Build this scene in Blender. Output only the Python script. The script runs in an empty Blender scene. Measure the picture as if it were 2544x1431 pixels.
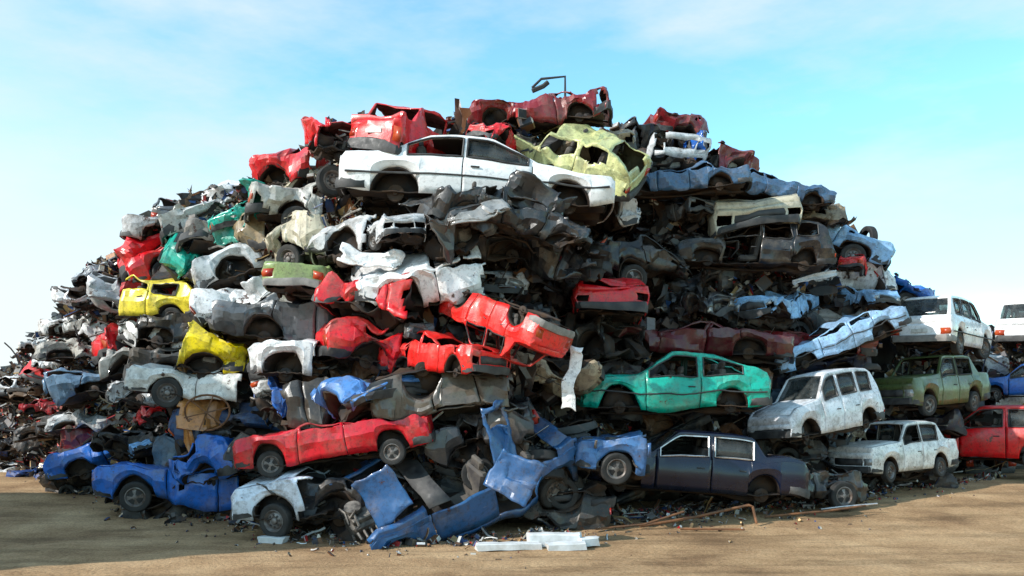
import bpy, math, random
from mathutils import Vector, Matrix, noise
R=random.Random(11)
sc=bpy.context.scene
COL=sc.collection
F=2200.0; CH=2.3; HY=1000.0
def WP(px,py,D): return Vector(((px-1272)/F*D, D, CH+(HY-py)/F*D))
def lerp(a,b,t): return a+(b-a)*t
def cl(x,a=0.0,b=1.0): return max(a,min(b,x))
def pl(x,pts):
    if x<=pts[0][0]: return pts[0][1]
    for (a,b),(c,d) in zip(pts,pts[1:]):
        if x<=c: return b+(d-b)*(x-a)/(c-a) if c>a else d
    return pts[-1][1]
BASED=[(-200,28),(0,25),(200,19.9),(430,17.5),(700,15.6),(1000,14.7),(1300,14.9),(1480,16.9),(1700,17.5),(2000,18.6),(2250,20.3),(2470,22.5),(2700,24)]
def surf(px,py): return pl(px,BASED)+2.3*cl((1270-py)/1000.0,0,1.2)
SIL=[(-200,980),(0,900),(60,835),(120,780),(190,720),(205,665),(270,620),(330,565),(390,510),(480,462),(620,440),(750,410),(800,300),(930,260),(1100,260),(1250,245),(1500,300),(1700,320),(1830,385),(2000,450),(2100,540),(2220,640),(2270,720),(2400,760),(2700,770)]
def gz(x,y):
    t=cl((y-14.6)/8.0); t=t*t*(3-2*t)
    return 0.4*t+0.02*noise.noise(Vector((x*.5,y*.5,0)))

# ---------------------------------------------------------------- materials
def nt(name):
    m=bpy.data.materials.new(name); m.use_nodes=True
    n=m.node_tree; b=n.nodes['Principled BSDF']; return m,n,b
def N(t,ty,**k):
    n=t.nodes.new(ty)
    for a,v in k.items():
        if a in n.inputs.keys(): n.inputs[a].default_value=v
        else: setattr(n,a,v)
    return n
def noi(t,vec,scale,detail=6,rough=.6):
    n=N(t,'ShaderNodeTexNoise'); n.inputs['Scale'].default_value=scale; n.inputs['Detail'].default_value=detail; n.inputs['Roughness'].default_value=rough
    if vec is not None: t.links.new(vec,n.inputs['Vector'])
    return n.outputs[0]
def ramp(t,src,stops,interp='LINEAR'):
    n=N(t,'ShaderNodeValToRGB'); n.color_ramp.interpolation=interp
    e=n.color_ramp.elements
    while len(e)<len(stops): e.new(.5)
    for el,(p,c) in zip(e,stops):
        el.position=p; el.color=(c,c,c,1) if isinstance(c,(int,float)) else (*c,1)
    t.links.new(src,n.inputs[0]); return n.outputs[0]
def mix(t,f,a,b,mode='MIX'):
    n=N(t,'ShaderNodeMix',data_type='RGBA',blend_type=mode)
    for s,v in ((n.inputs[0],f),(n.inputs[6],a),(n.inputs[7],b)):
        if isinstance(v,(int,float)): s.default_value=v
        elif isinstance(v,tuple): s.default_value=(*v,1)
        else: t.links.new(v,s)
    return n.outputs[2]
def bump(t,b,src,st=.3,dist=.02):
    n=N(t,'ShaderNodeBump'); n.inputs['Strength'].default_value=st; n.inputs['Distance'].default_value=dist
    t.links.new(src,n.inputs['Height']); t.links.new(n.outputs[0],b.inputs['Normal'])
def objvec(t):
    c=N(t,'ShaderNodeTexCoord'); oi=N(t,'ShaderNodeObjectInfo')
    m=N(t,'ShaderNodeVectorMath',operation='ADD'); 
    t.links.new(c.outputs['Object'],m.inputs[0])
    s=N(t,'ShaderNodeMath',operation='MULTIPLY'); s.inputs[1].default_value=37.0
    t.links.new(oi.outputs['Random'],s.inputs[0]); t.links.new(s.outputs[0],m.inputs[1])
    return m.outputs[0],oi
def make_paint(name,dirt,rust,fmin,r0,r1,coat,gr=.5,bs=.25):
    m,t,b=nt(name); v,oi=objvec(t)
    c=oi.outputs['Color']
    d=ramp(t,noi(t,v,1.7,10,.74),[(.47,0.0),(.66,dirt)])
    c1=mix(t,d,c,(.15,.115,.08))
    fade=ramp(t,noi(t,v,.8,3),[(.35,fmin),(.65,1.1)])
    c1=mix(t,1.0,c1,fade,'MULTIPLY')
    grime=ramp(t,noi(t,v,11,8,.75),[(.38,.4),(.50,1.0)])
    c1=mix(t,gr,c1,grime,'MULTIPLY')
    r=ramp(t,noi(t,v,5,10,.72),[(rust,0.0),(rust+.03,.95)])
    c2=mix(t,r,c1,(.075,.03,.014))
    mp=N(t,'ShaderNodeMapping'); mp.inputs['Scale'].default_value=(1.2,1.2,22); t.links.new(v,mp.inputs['Vector'])
    s=ramp(t,noi(t,mp.outputs[0],2.2,5,.7),[(.65,0.0),(.70,gr if gr<.5 else .5)])
    c3=mix(t,s,c2,(.30,.29,.27))
    t.links.new(c3,b.inputs['Base Color'])
    rr=ramp(t,noi(t,v,2.6,6),[(.3,r0),(.7,r1)]); t.links.new(rr,b.inputs['Roughness'])
    b.inputs['Specular IOR Level'].default_value=.5
    b.inputs['Coat Weight'].default_value=coat; b.inputs['Coat Roughness'].default_value=.1
    bump(t,b,noi(t,v,7,10,.68),bs,.02)
    return m
def make_simple(name,c1,c2,scale=4,rough=.6,metal=0.0,b_st=.3,objcol=0.0):
    m,t,b=nt(name); v,oi=objvec(t)
    a=c1
    f=ramp(t,noi(t,v,scale,8,.65),[(.38,0.0),(.64,1.0)])
    c=mix(t,f,c1,c2)
    if objcol: c=mix(t,objcol,c,oi.outputs['Color'])
    t.links.new(c,b.inputs['Base Color'])
    rr=ramp(t,noi(t,v,scale*2,4),[(.3,rough*.7),(.7,min(1,rough*1.3))]); t.links.new(rr,b.inputs['Roughness'])
    b.inputs['Metallic'].default_value=metal
    bump(t,b,noi(t,v,scale*3,8),b_st,.02)
    return m
M={}
M['paint']=make_paint('car_paint',.6,.625,.9,.22,.52,.32,.65,.38)
M['gloss']=make_paint('clean_car_paint',.28,.67,.92,.18,.42,.4,.45,.18)
M['dark']=make_paint('dark_car_paint',.06,.72,.92,.18,.4,.4,.1,.15)
M['oldpaint']=make_paint('weathered_car_paint',.75,.57,.7,.34,.7,.12,.7,.55)
M['inner']=make_simple('inner_sheet_metal',(.013,.012,.011),(.042,.028,.02),3,.75,.1,.4,.08)  # near-black colour paints in the shade inside the car shells
M['under']=make_simple('underbody_metal',(.016,.014,.014),(.07,.04,.022),3,.8,.2,.5)
M['tyre']=make_simple('tyre_rubber',(.012,.012,.012),(.045,.042,.038),5,.85)
M['rim']=make_simple('steel_rim',(.24,.23,.22),(.08,.05,.035),4,.55,.4)
M['chrome']=make_simple('chrome_trim',(.7,.7,.7),(.4,.38,.36),5,.3,.7,.1)
M['plastic']=make_simple('black_plastic',(.02,.02,.022),(.07,.068,.065),4,.6)
M['greyplastic']=make_simple('grey_plastic',(.16,.15,.14),(.3,.28,.26),4,.65)
M['seat']=make_simple('seat_fabric',(.05,.045,.045),(.14,.12,.10),4,.9)
M['lamp']=make_simple('lamp_glass',(.5,.5,.48),(.2,.2,.2),6,.2,.3,.2)
M['tail']=make_simple('tail_lamp_red',(.35,.01,.01),(.5,.10,.02),2,.3,0,.1)
M['engine']=make_simple('engine_metal',(.05,.045,.04),(.28,.25,.22),5,.55,.5)
M['white']=make_simple('white_foam',(.75,.77,.78),(.5,.5,.48),3,.8)
M['rust']=make_simple('rusted_steel',(.24,.10,.04),(.08,.045,.025),4,.8)
M['plate']=make_simple('plate_white',(.7,.7,.66),(.4,.4,.36),9,.5)
M['sheet']=make_simple('corrugated_sheet',(.35,.36,.37),(.25,.24,.22),2,.6,.3)
def glassm():
    m,t,b=nt('dirty_car_glass'); v,oi=objvec(t)
    f=ramp(t,noi(t,v,3,7),[(.35,0.0),(.75,.5)])
    t.links.new(mix(t,f,(.02,.028,.032),(.2,.2,.18)),b.inputs['Base Color'])
    b.inputs['Roughness'].default_value=.08
    al=ramp(t,noi(t,v,3,7),[(.35,.35),(.75,.8)]); t.links.new(al,b.inputs['Alpha'])
    return m
M['glass']=glassm()
def scrapm(name,pal,metal=.25):
    m,t,b=nt(name)
    g=N(t,'ShaderNodeNewGeometry'); tc=N(t,'ShaderNodeTexCoord')
    st=[(i/len(pal),c) for i,c in enumerate(pal)]
    c=ramp(t,g.outputs['Random Per Island'],st,'CONSTANT')
    f=ramp(t,noi(t,tc.outputs['Object'],2.5,8,.7),[(.46,0.0),(.66,.8)])
    c=mix(t,f,c,(.08,.045,.025))
    t.links.new(c,b.inputs['Base Color']); b.inputs['Roughness'].default_value=.5; b.inputs['Metallic'].default_value=metal
    bump(t,b,noi(t,tc.outputs['Object'],12,6),.4,.02)
    return m
PAL=[(.02,.02,.02),(.5,.49,.46),(.14,.06,.025),(.05,.05,.055),(.55,.50,.40),(.2,.09,.035),(.7,.7,.68),(.16,.12,.08),(.42,.28,.12),(.03,.03,.035),(.45,.02,.02),(.20,.19,.18),(.02,.02,.02),(.14,.10,.07),(.02,.02,.022),(.03,.09,.25)]
M['scrap']=scrapm('mixed_scrap_metal',PAL)
M['darkscrap']=scrapm('dark_scrap_metal',[(.012,.012,.012),(.02,.02,.022),(.05,.025,.015),(.03,.03,.033),(.012,.012,.012),(.10,.09,.08),(.015,.015,.02),(.04,.02,.015)])  # palette kept dark to paint deeper shade into the central gaps
M['core']=make_simple('shade_black_core',(.006,.0055,.005),(.025,.02,.016),1.5,.9,0,.9)  # blackened so the gaps between cars read as deep shade

# ---------------------------------------------------------------- mesh helpers
class MB:
    def __init__(s): s.v=[]; s.f=[]; s.m=[]
    def box(s,c,d,rot=None,mi=0,bev=.12):
        c=Vector(c); b=len(s.v); h=Vector(d)/2; e=min(h)*bev*2
        for sx in(-1,1):
            for sy in(-1,1):
                for sz in(-1,1):
                    for k in range(3):
                        p=Vector((sx*(h.x-(e if k!=0 else 0)),sy*(h.y-(e if k!=1 else 0)),sz*(h.z-(e if k!=2 else 0))))
                        if rot: p=rot@p
                        s.v.append(c+p)
        def I(x,y,z,k): return b+((x*2+y)*2+z)*3+k
        q=[[I(1,0,0,0),I(1,1,0,0),I(1,1,1,0),I(1,0,1,0)],[I(0,0,0,0),I(0,0,1,0),I(0,1,1,0),I(0,1,0,0)],
           [I(0,1,0,1),I(0,1,1,1),I(1,1,1,1),I(1,1,0,1)],[I(0,0,0,1),I(1,0,0,1),I(1,0,1,1),I(0,0,1,1)],
           [I(0,0,1,2),I(1,0,1,2),I(1,1,1,2),I(0,1,1,2)],[I(0,0,0,2),I(0,1,0,2),I(1,1,0,2),I(1,0,0,2)]]
        for x in(0,1):
            for y in(0,1):
                q.append([I(x,y,0,0),I(x,y,1,0),I(x,y,1,1),I(x,y,0,1)]); 
        for x in(0,1):
            for z in(0,1): q.append([I(x,0,z,0),I(x,1,z,0),I(x,1,z,2),I(x,0,z,2)])
        for y in(0,1):
            for z in(0,1): q.append([I(0,y,z,1),I(1,y,z,1),I(1,y,z,2),I(0,y,z,2)])
        for x in(0,1):
            for y in(0,1):
                for z in(0,1): q.append([I(x,y,z,0),I(x,y,z,1),I(x,y,z,2)])
        s.f+=q; s.m+=[mi]*len(q)
    def tube(s,path,r,n=8,mi=0,caps=True):
        path=[Vector(p) for p in path]; b=len(s.v)
        for i,p in enumerate(path):
            d=(path[min(i+1,len(path)-1)]-path[max(i-1,0)])
            if d.length<1e-6: d=Vector((0,0,1))
            d.normalize(); u=d.orthogonal().normalized() if i==0 else (u-d*u.dot(d)).normalized()
            w=d.cross(u); rr=r[i] if isinstance(r,(list,tuple)) else r
            for k in range(n):
                a=2*math.pi*k/n; s.v.append(p+u*math.cos(a)*rr+w*math.sin(a)*rr)
        for i in range(len(path)-1):
            for k in range(n):
                s.f.append([b+i*n+k,b+i*n+(k+1)%n,b+(i+1)*n+(k+1)%n,b+(i+1)*n+k]); s.m.append(mi)
        if caps:
            s.f.append([b+k for k in range(n)][::-1]); s.m.append(mi)
            e=b+(len(path)-1)*n; s.f.append([e+k for k in range(n)]); s.m.append(mi)
    def grid(s,P,mi=0):
        b=len(s.v); nr=len(P); nc=len(P[0])
        for r in P: s.v+=[Vector(p) for p in r]
        for i in range(nr-1):
            for j in range(nc-1):
                s.f.append([b+i*nc+j,b+i*nc+j+1,b+(i+1)*nc+j+1,b+(i+1)*nc+j]); s.m.append(mi)
    def lathe(s,prof,n=28,mi=0,mfn=None,axis='y'):
        b=len(s.v); k=len(prof)
        for i in range(n):
            a=2*math.pi*i/n
            for (r,h) in prof: s.v.append(Vector((r*math.cos(a),h,r*math.sin(a))))
        for i in range(n):
            for j in range(k-1):
                s.f.append([b+i*k+j,b+((i+1)%n)*k+j,b+((i+1)%n)*k+j+1,b+i*k+j+1])
                s.m.append(mfn(i,j) if mfn else mi)
def mesh(name,mb,mats,smooth=True,sharp=38):
    me=bpy.data.meshes.new(name); me.from_pydata([tuple(p) for p in mb.v],[],mb.f)
    for m in mats: me.materials.append(m)
    if len(mats)>1: me.polygons.foreach_set('material_index',mb.m)
    if smooth:
        me.polygons.foreach_set('use_smooth',[True]*len(me.polygons)); me.update()
        me.set_sharp_from_angle(angle=math.radians(sharp))
    me.update(); return me
def obj(name,me,parent=None,color=None,solid=0,matoff=0,mat=None):
    o=bpy.data.objects.new(name,me); COL.objects.link(o)
    if parent: o.parent=parent
    if color: o.color=(*color,1)
    if solid:
        md=o.modifiers.new('thick','SOLIDIFY'); md.thickness=solid; md.offset=-1; md.material_offset=matoff; md.material_offset_rim=0
    if mat is not None:
        o.matrix_basis=mat
    return o
tp=[(.19,.08),(.235,.095),(.28,.09),(.30,.07),(.305,0),(.30,-.07),(.28,-.09),(.235,-.095),(.19,-.08)]
mb=MB(); mb.lathe(tp,32); TYRE=mesh('tyre',mb,[M['tyre']])
mb=MB(); mb.lathe([(.195,.07),(.175,.05),(.17,-.05),(.195,-.085),(.19,-.09),(.165,-.06),(.15,-.03),(.12,-.055),(.085,-.06),(.06,-.04),(.05,-.075),(.03,-.085),(0.001,-.085)],32,mfn=lambda i,j:1 if (j==7 and i%4<2) else 0)
RIM=mesh('rim',mb,[M['rim'],M['tyre']])  # second material paints the rim holes as dark, shaded openings
mb=MB(); mb.lathe([(.195,.07),(.17,-.02),(.195,-.085),(.18,-.088),(.15,-.05),(.14,-.05),(.05,-.085),(.001,-.09)],32,mfn=lambda i,j:1 if (j in(4,5) and i%8<5) else 0)
RIM2=mesh('rim',mb,[M['rim'],M['tyre']])  # dark faces here are painted-in shade of the holes
mb=MB(); mb.lathe([(.001,.05),(.13,.05),(.135,-.02),(.12,-.03),(.05,-.03),(.04,-.07),(.001,-.07)],20); HUB=mesh('wheel_hub',mb,[M['under']])
def seatmesh():
    mb=MB(); mb.box((0,0,.1),(.5,.48,.16),None,0,.25); mb.box((-.25,0,.42),(.14,.46,.6),Matrix.Rotation(-.2,3,'Y'),0,.25); mb.box((-.33,0,.80),(.09,.26,.16),Matrix.Rotation(-.2,3,'Y'),0,.3)
    return mesh('seat',mb,[M['seat']])
SEAT=seatmesh()
def engmesh(sd):
    r=random.Random(sd); mb=MB()
    mb.box((0,0,.2),(.5,.4,.35),Matrix.Rotation(.1,3,'X')); mb.box((0,.02,.42),(.42,.22,.12)); mb.box((.05,-.3,.15),(.3,.3,.28))
    for k in range(5):
        x=-.2+k*.1; mb.tube([(x,.2,.3),(x,.33,.28),(x+.02,.36,.1)],.025,6)
    mb.tube([(-.28,0,.1),(-.33,0,.1)],.1,16); mb.tube([(-.28,.1,.32),(-.33,.1,.32)],.07,14); mb.tube([(.1,-.1,.5),(.1,-.1,.56)],.13,16)
    for k in range(8):
        p=[Vector((r.uniform(-.4,.4),r.uniform(-.4,.4),r.uniform(.1,.55)))]
        for q in range(4): p.append(p[-1]+Vector((r.uniform(-.2,.2),r.uniform(-.2,.2),r.uniform(-.12,.12))))
        mb.tube(p,r.uniform(.01,.025),6)
    return mesh('engine',mb,[M['engine']])
ENG=[engmesh(i) for i in range(3)]

KINDS={
'sedan':dict(L=4.3,W=.82,H=1.38,xw=(1.34,-1.22),r=.30,prof=[(-2.15,.80),(-2.10,.95),(-1.38,.98),(-.92,1.34),(-.5,1.38),(.1,1.375),(.25,1.35),(.85,.95),(2.02,.84),(2.15,.74)],xc=.85,xrf=.25,xrr=-.92,xrb=-1.38,belt=(.88,.82),doors=[(-.27,.74),(-1.02,-.27)],wins=[(-.2,.66),(-1.0,-.34)]),
'lada':dict(L=4.1,W=.80,H=1.43,xw=(1.25,-1.15),r=.30,prof=[(-2.05,.80),(-2.03,.95),(-1.42,.98),(-1.14,1.39),(-.75,1.43),(.18,1.43),(.3,1.40),(.70,.99),(2.0,.91),(2.05,.74)],xc=.70,xrf=.3,xrr=-1.14,xrb=-1.42,belt=(.90,.86),doors=[(-.25,.66),(-1.02,-.25)],wins=[(-.2,.58),(-1.05,-.3)]),
'limo':dict(L=4.7,W=.84,H=1.38,xw=(1.45,-1.35),r=.31,prof=[(-2.35,.80),(-2.33,.95),(-1.40,.98),(-1.12,1.35),(-1.0,1.37),(.28,1.38),(.40,1.36),(.88,.96),(2.30,.88),(2.35,.72)],xc=.88,xrf=.40,xrr=-1.12,xrb=-1.40,belt=(.89,.84),doors=[(-.22,.82),(-1.05,-.22)],wins=[(-.16,.74),(-1.1,-.28)]),
'hatch':dict(L=3.75,W=.79,H=1.37,xw=(1.15,-1.1),r=.29,prof=[(-1.87,.74),(-1.82,.94),(-1.35,1.29),(-1.15,1.35),(-.4,1.37),(.05,1.36),(.17,1.34),(.70,.94),(1.75,.83),(1.87,.70)],xc=.70,xrf=.17,xrr=-1.27,xrb=-1.78,belt=(.87,.81),doors=[(-.45,.62)],wins=[(-.38,.55),(-1.22,-.52)]),
'fast':dict(L=4.0,W=.81,H=1.30,xw=(1.22,-1.2),r=.29,prof=[(-2.0,.74),(-1.98,.92),(-1.90,.96),(-.82,1.27),(-.5,1.30),(-.02,1.30),(.08,1.28),(.72,.91),(1.9,.80),(2.0,.64)],xc=.72,xrf=.08,xrr=-.82,xrb=-1.84,belt=(.86,.79),doors=[(-.5,.64)],wins=[(-.43,.56),(-1.42,-.56)]),
'coupe':dict(L=4.5,W=.84,H=1.30,xw=(1.45,-1.38),r=.31,prof=[(-2.25,.80),(-2.22,.93),(-1.55,.95),(-.90,1.26),(-.5,1.30),(.02,1.29),(.12,1.27),(.86,.90),(2.18,.78),(2.25,.66)],xc=.86,xrf=.12,xrr=-.90,xrb=-1.55,belt=(.85,.78),doors=[(-.34,.78)],wins=[(-.29,.70),(-1.22,-.36)]),
'boxy':dict(L=3.65,W=.75,H=1.52,xw=(1.15,-1.2),r=.29,prof=[(-1.82,.55),(-1.80,.90),(-1.58,1.38),(-1.42,1.48),(-.6,1.53),(.10,1.51),(.26,1.46),(.70,1.00),(1.55,.87),(1.78,.72),(1.825,.55)],xc=.70,xrf=.26,xrr=-1.54,xrb=-1.79,belt=(.94,.87),doors=[(-.14,.62),(-.9,-.14)],wins=[(-.06,.48),(-.82,-.20),(-1.42,-.96)]),
'wagon':dict(L=4.1,W=.84,H=1.55,xw=(1.3,-1.25),r=.32,prof=[(-2.05,.70),(-2.02,.95),(-1.78,1.40),(-1.62,1.49),(-.6,1.54),(.2,1.52),(.38,1.48),(.92,1.03),(1.9,.92),(2.05,.72)],xc=.92,xrf=.38,xrr=-1.74,xrb=-2.0,belt=(.96,.90),doors=[(-.1,.82),(-.95,-.1)],wins=[(-.04,.74),(-.88,-.16),(-1.62,-1.02)]),
}
def build_car(kind,color,M4,o,name='wrecked_car',label='',cat='car',group=None,lite=False):
    K=KINDS[kind]; L,W,H=K['L'],K['W'],K['H']; h=L/2; rw=K['r']
    seed=o.get('seed',0); rr=random.Random(seed*7+3)
    sd=Vector((seed*3.71%50,seed*1.37%50,seed*2.93%50))
    roof=o.get('roof',.0); amp=o.get('amp',.03); cr=o.get('cr',.04); fr=o.get('front',0); re_=o.get('rear',0); bend=o.get('bend',0); tw=o.get('twist',0); sz=o.get('sz',1)
    cut=o.get('cut')
    folds=[]
    if cr>.045:
        for k in range(9):
            n_=Vector((rr.uniform(-1,1),rr.uniform(-.7,.7),rr.uniform(-.9,.9))).normalized()
            c_=Vector((rr.uniform(-h,h),rr.uniform(-W,W),rr.uniform(.3,1.1)))
            d_=Vector((rr.uniform(-.3,.3),rr.uniform(-1,1),rr.uniform(-1,.6))).normalized()
            folds.append((n_,c_,d_,rr.uniform(.13,.5)))
    def DF(x,y,z):
        if roof and z>.82:
            n=noise.noise(Vector((x*1.1,y*1.1,0))+sd); k=cl(roof*(1+.7*n),0,.97); dz=z-.82
            z=.82+dz*(1-k)+k*.05*noise.noise(Vector((x*4,y*4,1))+sd); y*=1+.18*k*dz
            x+=k*dz*.5*noise.noise(Vector((.3,.2,seed)))
        if fr and x>.5:
            t=(x-.5)/(h-.5); x=.5+(x-.5)*(1-fr*.45); z+=fr*.22*t*math.sin(t*6.5+seed); y+=fr*.25*t*noise.noise(Vector((x,z,seed)))
        if re_ and x<-.6:
            t=(-x-.6)/(h-.6); x=-.6+(x+.6)*(1-re_*.45); z+=re_*.2*t*math.sin(t*7+seed*2); y+=re_*.25*t*noise.noise(Vector((x,z,seed+5)))
        p=Vector((x,y,z)); p0=p.copy()
        v=noise.noise_vector(p*.75+sd); p=p+v*amp*1.2
        if cr>.045:
            for n_,c_,d_,wd in folds:
                t=abs((p0-c_).dot(n_))
                if t<wd: p+=d_*(1-t/wd)*cr*1.15
            q=p0*1.5+sd; ds,pts=noise.voronoi(q)
            hv=noise.noise_vector(pts[0]*5.7)+noise.noise_vector(pts[0]*9.1)
            wg=min(1,(ds[1]-ds[0])*7); p+=hv*cr*.55*wg
            q=p0*4.3+sd; ds,pts=noise.voronoi(q)
            hv=noise.noise_vector(pts[0]*5.7)
            wg=min(1,(ds[1]-ds[0])*7); p+=hv*cr*.33*wg
        v=noise.noise_vector(p0*2.1+sd); p+=Vector((abs(v.x)-.2,abs(v.y)-.2,abs(v.z)-.2))*cr*.4
        p.z-=bend*(p.x/h)**2
        if tw:
            a=tw*p.x; c,s_=math.cos(a),math.sin(a); y_,z_=p.y,p.z-.6; p.y=c*y_-s_*z_; p.z=.6+s_*y_+c*z_
        p.z*=sz
        return p
    SH=36 if cr<.045 else 14
    prof=K['prof']
    def top(x): return (pl(x-.03,prof)+pl(x+.03,prof)+pl(x,prof)*2)/4
    def sho(x): return min(lerp(K['belt'][0],K['belt'][1],(x+h)/L),top(x)-.035)
    AR=rw+.065
    def zbot(x):
        z=.27+ (.06*cl((abs(x)-(h-.4))/.4))
        for iw,xw in enumerate(K['xw']):
            d=abs(x-xw); a_=AR+(o.get('arch',0) if iw==0 else 0)
            if d<a_: z=max(z,rw-.01+math.sqrt(a_*a_-d*d)*1.0)
        return min(z,sho(x)-.06)
    doors,wins=K['doors'],K['wins']
    nst=36 if lite else 64
    xs=[-h+L*i/nst for i in range(nst+1)]
    sp=[]
    for a,b in doors: sp+=[a+.009,a-.009,b+.009,b-.009] if not lite else [a,b]
    for a,b in wins: sp+=[a,b]
    sp+=[K['xc'],K['xrf'],K['xrr'],K['xrb'],h-.12,-h+.1]
    for xw in K['xw']:
        for c in (1,.985,.92,.8,.6,.3,0): sp+=[xw-AR*c,xw+AR*c]
    xs=[x for x in xs if x in(-h,h) or all(abs(x-s_)>.028 for s_ in sp)]+sp
    xs=sorted(set(round(x,4) for x in xs if -h-1e-6<=x<=h+1e-6))
    def inside(x,y=0,z=0):
        if not cut: return True
        j=.16*noise.noise(Vector((y*3,z*3,seed)))
        return cut[0]+(j if cut[0]>-h else -1)<x<cut[1]+(j if cut[1]<h else 1)
    def ring(x):
        t,s_,b=top(x),sho(x),zbot(x)
        e=cl((abs(x)-(h-.3))/.3); w=W*(1-.07*e*e)
        P=[]
        for k in range(6):
            u=k/5; y=w*(1-.055*((.55-u)/.55)**2) if u<.55 else w*(1-.03*((u-.55)/.45)**2)
            if k==3: y+=.02
            P.append((y,b+(s_-b)*u))
        g=t-s_
        def yt(z): return w*(.955-.18*cl((z-s_)/(H-.85)))
        for c in (.05,.13,.5,.84,.965):
            z=s_+g*c; P.append((yt(z)-(.0 if c<.9 else .012),z))
        yy=P[-1][0]
        P+=[(yy-.07,t),(yy*.5,t+.012),(0,t+.018)]
        return P
    rings=[ring(x) for x in xs]
    base=[]
    for x,r_ in zip(xs,rings):
        row=[(x,y,z) for y,z in r_]+[(x,-y,z) for y,z in r_[-2::-1]]
        base.append(row)
    parts={}
    def addf(tag,quad):
        if cut:
            cx=sum(p[0] for p in quad)/4; cy=sum(p[1] for p in quad)/4; cz=sum(p[2] for p in quad)/4
            if not inside(cx,cy,cz): return
        parts.setdefault(tag,[]).append(quad)
    xc,xrf,xrr,xrb=K['xc'],K['xrf'],K['xrr'],K['xrb']
    for i in range(len(xs)-1):
        xm=(xs[i]+xs[i+1])/2; thin=(xs[i+1]-xs[i])<.02
        for j in range(26):
            c=j if j<13 else 25-j; side=1 if j<13 else -1
            di=next((k for k,(a,b) in enumerate(doors) if a<xm<b),None)
            wi=next((k for k,(a,b) in enumerate(wins) if a<xm<b),None)
            if o.get('noroof') and c>=6 and xrb<xm<xc: continue
            if c<=6:
                if thin and not lite and any(abs(xm-e)<.004 for d in doors for e in d) : continue
                tag=('door',di,side) if (di is not None and not lite) else ('body',)
                if o.get('noroof') and c==0: tag=('body',)
            elif c in(7,8):
                if wi is not None: tag=('window',wi,side)
                else: tag=('door',di,side) if (di is not None and not lite) else ('body',)
            elif c<=10: tag=('body',)
            else:
                if xrf<xm<xc: tag=('windscreen',)
                elif xrb<xm<xrr: tag=('rear_window',)
                elif xc<=xm<h-.12: tag=('hood',)
                elif -h+.1<xm<=xrb and (h+xrb)>.4: tag=('boot_lid',)
                else: tag=('body',)
            q=[base[i][j+1],base[i+1][j+1],base[i+1][j],base[i][j]]
            addf(tag,q)
    cf=[-1,-.68,-.62,-.3,0,.3,.62,.68,1]
    for end,idx,sg in (('f',-1,1),('r',0,-1)):
        r_=rings[idx]; x0=xs[idx]
        def pt(k,f):
            y,z=r_[k] if k<6 else (r_[6][0],r_[13][1]-.004)
            return (x0+sg*.04*(1-f*f)*(1 if k<6 else .3),y*f,z)
        for k in range(6):
            for q in range(len(cf)-1):
                fm=(cf[q]+cf[q+1])/2
                tag=('body',)
                if k in(2,3):
                    if abs(fm)>.68: tag=('headlight' if end=='f' else 'tail_light',0,1 if fm>0 else -1)
                    elif end=='f' and abs(fm)<.62: tag=('grille',)
                a=[pt(k,cf[q]),pt(k,cf[q+1]),pt(k+1,cf[q+1]),pt(k+1,cf[q])]
                if sg<0: a=a[::-1]
                addf(tag,a)
    root=bpy.data.objects.new(name,None); COL.objects.link(root); root.matrix_world=M4; root.empty_display_size=.3
    root['label']=label; root['category']=cat
    if group: root['group']=group
    miss=o.get('missing',()); glass=o.get('glass',0.0); tear=o.get('tear',0)
    PT='oldpaint' if lite else o.get('mat','paint')
    MATS={'body':(PT,.028),'door':(PT,.03),'hood':(PT,.02),'boot_lid':(PT,.02),'window':('glass',.006),'windscreen':('glass',.006),'rear_window':('glass',.006),'headlight':('lamp',.04),'tail_light':('tail',.03),'grille':('plastic',.02)}
    pc=o.get('partcol',{})
    for tag,qs in parts.items():
        nm=tag[0]
        if nm in miss or (len(tag)==3 and nm+str(tag[1]) in miss): continue
        isg=nm in('window','windscreen','rear_window')
        if isg and rr.random()>glass: continue
        if nm=='headlight' and rr.random()>o.get('lights',.6): continue
        if nm=='tail_light' and rr.random()>o.get('lights',.7): continue
        idx={}; mb=MB()
        for q in qs:
            if tear and not isg:
                cx=sum(p[0] for p in q)/4; cy=sum(p[1] for p in q)/4; cz=sum(p[2] for p in q)/4
                if noise.noise(Vector((cx*2.2,cy*2.2,cz*2.2))+sd*1.3)>.62-tear: continue
            fi=[]
            for p in q:
                key=(round(p[0],4),round(p[1],4),round(p[2],4))
                if key not in idx:
                    x,y,z=p
                    if isg: y*=.98; z-=.012
                    d=DF(x,y,z)
                    idx[key]=len(mb.v); mb.v.append(d)
                fi.append(idx[key])
            if len(set(fi))==4: mb.f.append(fi); mb.m.append(0)
        if not mb.f: continue
        mt,th=MATS[nm]
        ip=mt in('paint','oldpaint','gloss','dark')
        me=mesh(nm,mb,[M[mt],M['inner']] if ip else [M[mt]],True,SH)
        obj(nm,me,root,pc.get(nm,color),th,1 if ip else 0)
    for end in('front','rear'):
        if end+'_bumper' in miss: continue
        if cut and not inside((h-.1) if end=='front' else -(h-.1)): continue
        sg=1 if end=='front' else -1; mb=MB()
        path=[(h-.42,W*.965),(h-.2,W*.96),(h-.04,W*.92),(h+.05,W*.82),(h+.085,W*.4),(h+.09,0)]
        path=path+[(a,-b) for a,b in path[-2::-1]]
        P=[]
        for a,b in path:
            i_=(a-.06,b*.93); zz=.40
            P.append([DF(sg*i_[0],i_[1],zz-.07),DF(sg*a,b,zz-.075),DF(sg*(a+.012),b*1.01,zz),DF(sg*a,b,zz+.07),DF(sg*i_[0],i_[1],zz+.075)])
        mb.grid(P); me=mesh('bumper',mb,[M[o.get('bumper','plastic')]])
        obj('bumper',me,root,color,.015)
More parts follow.
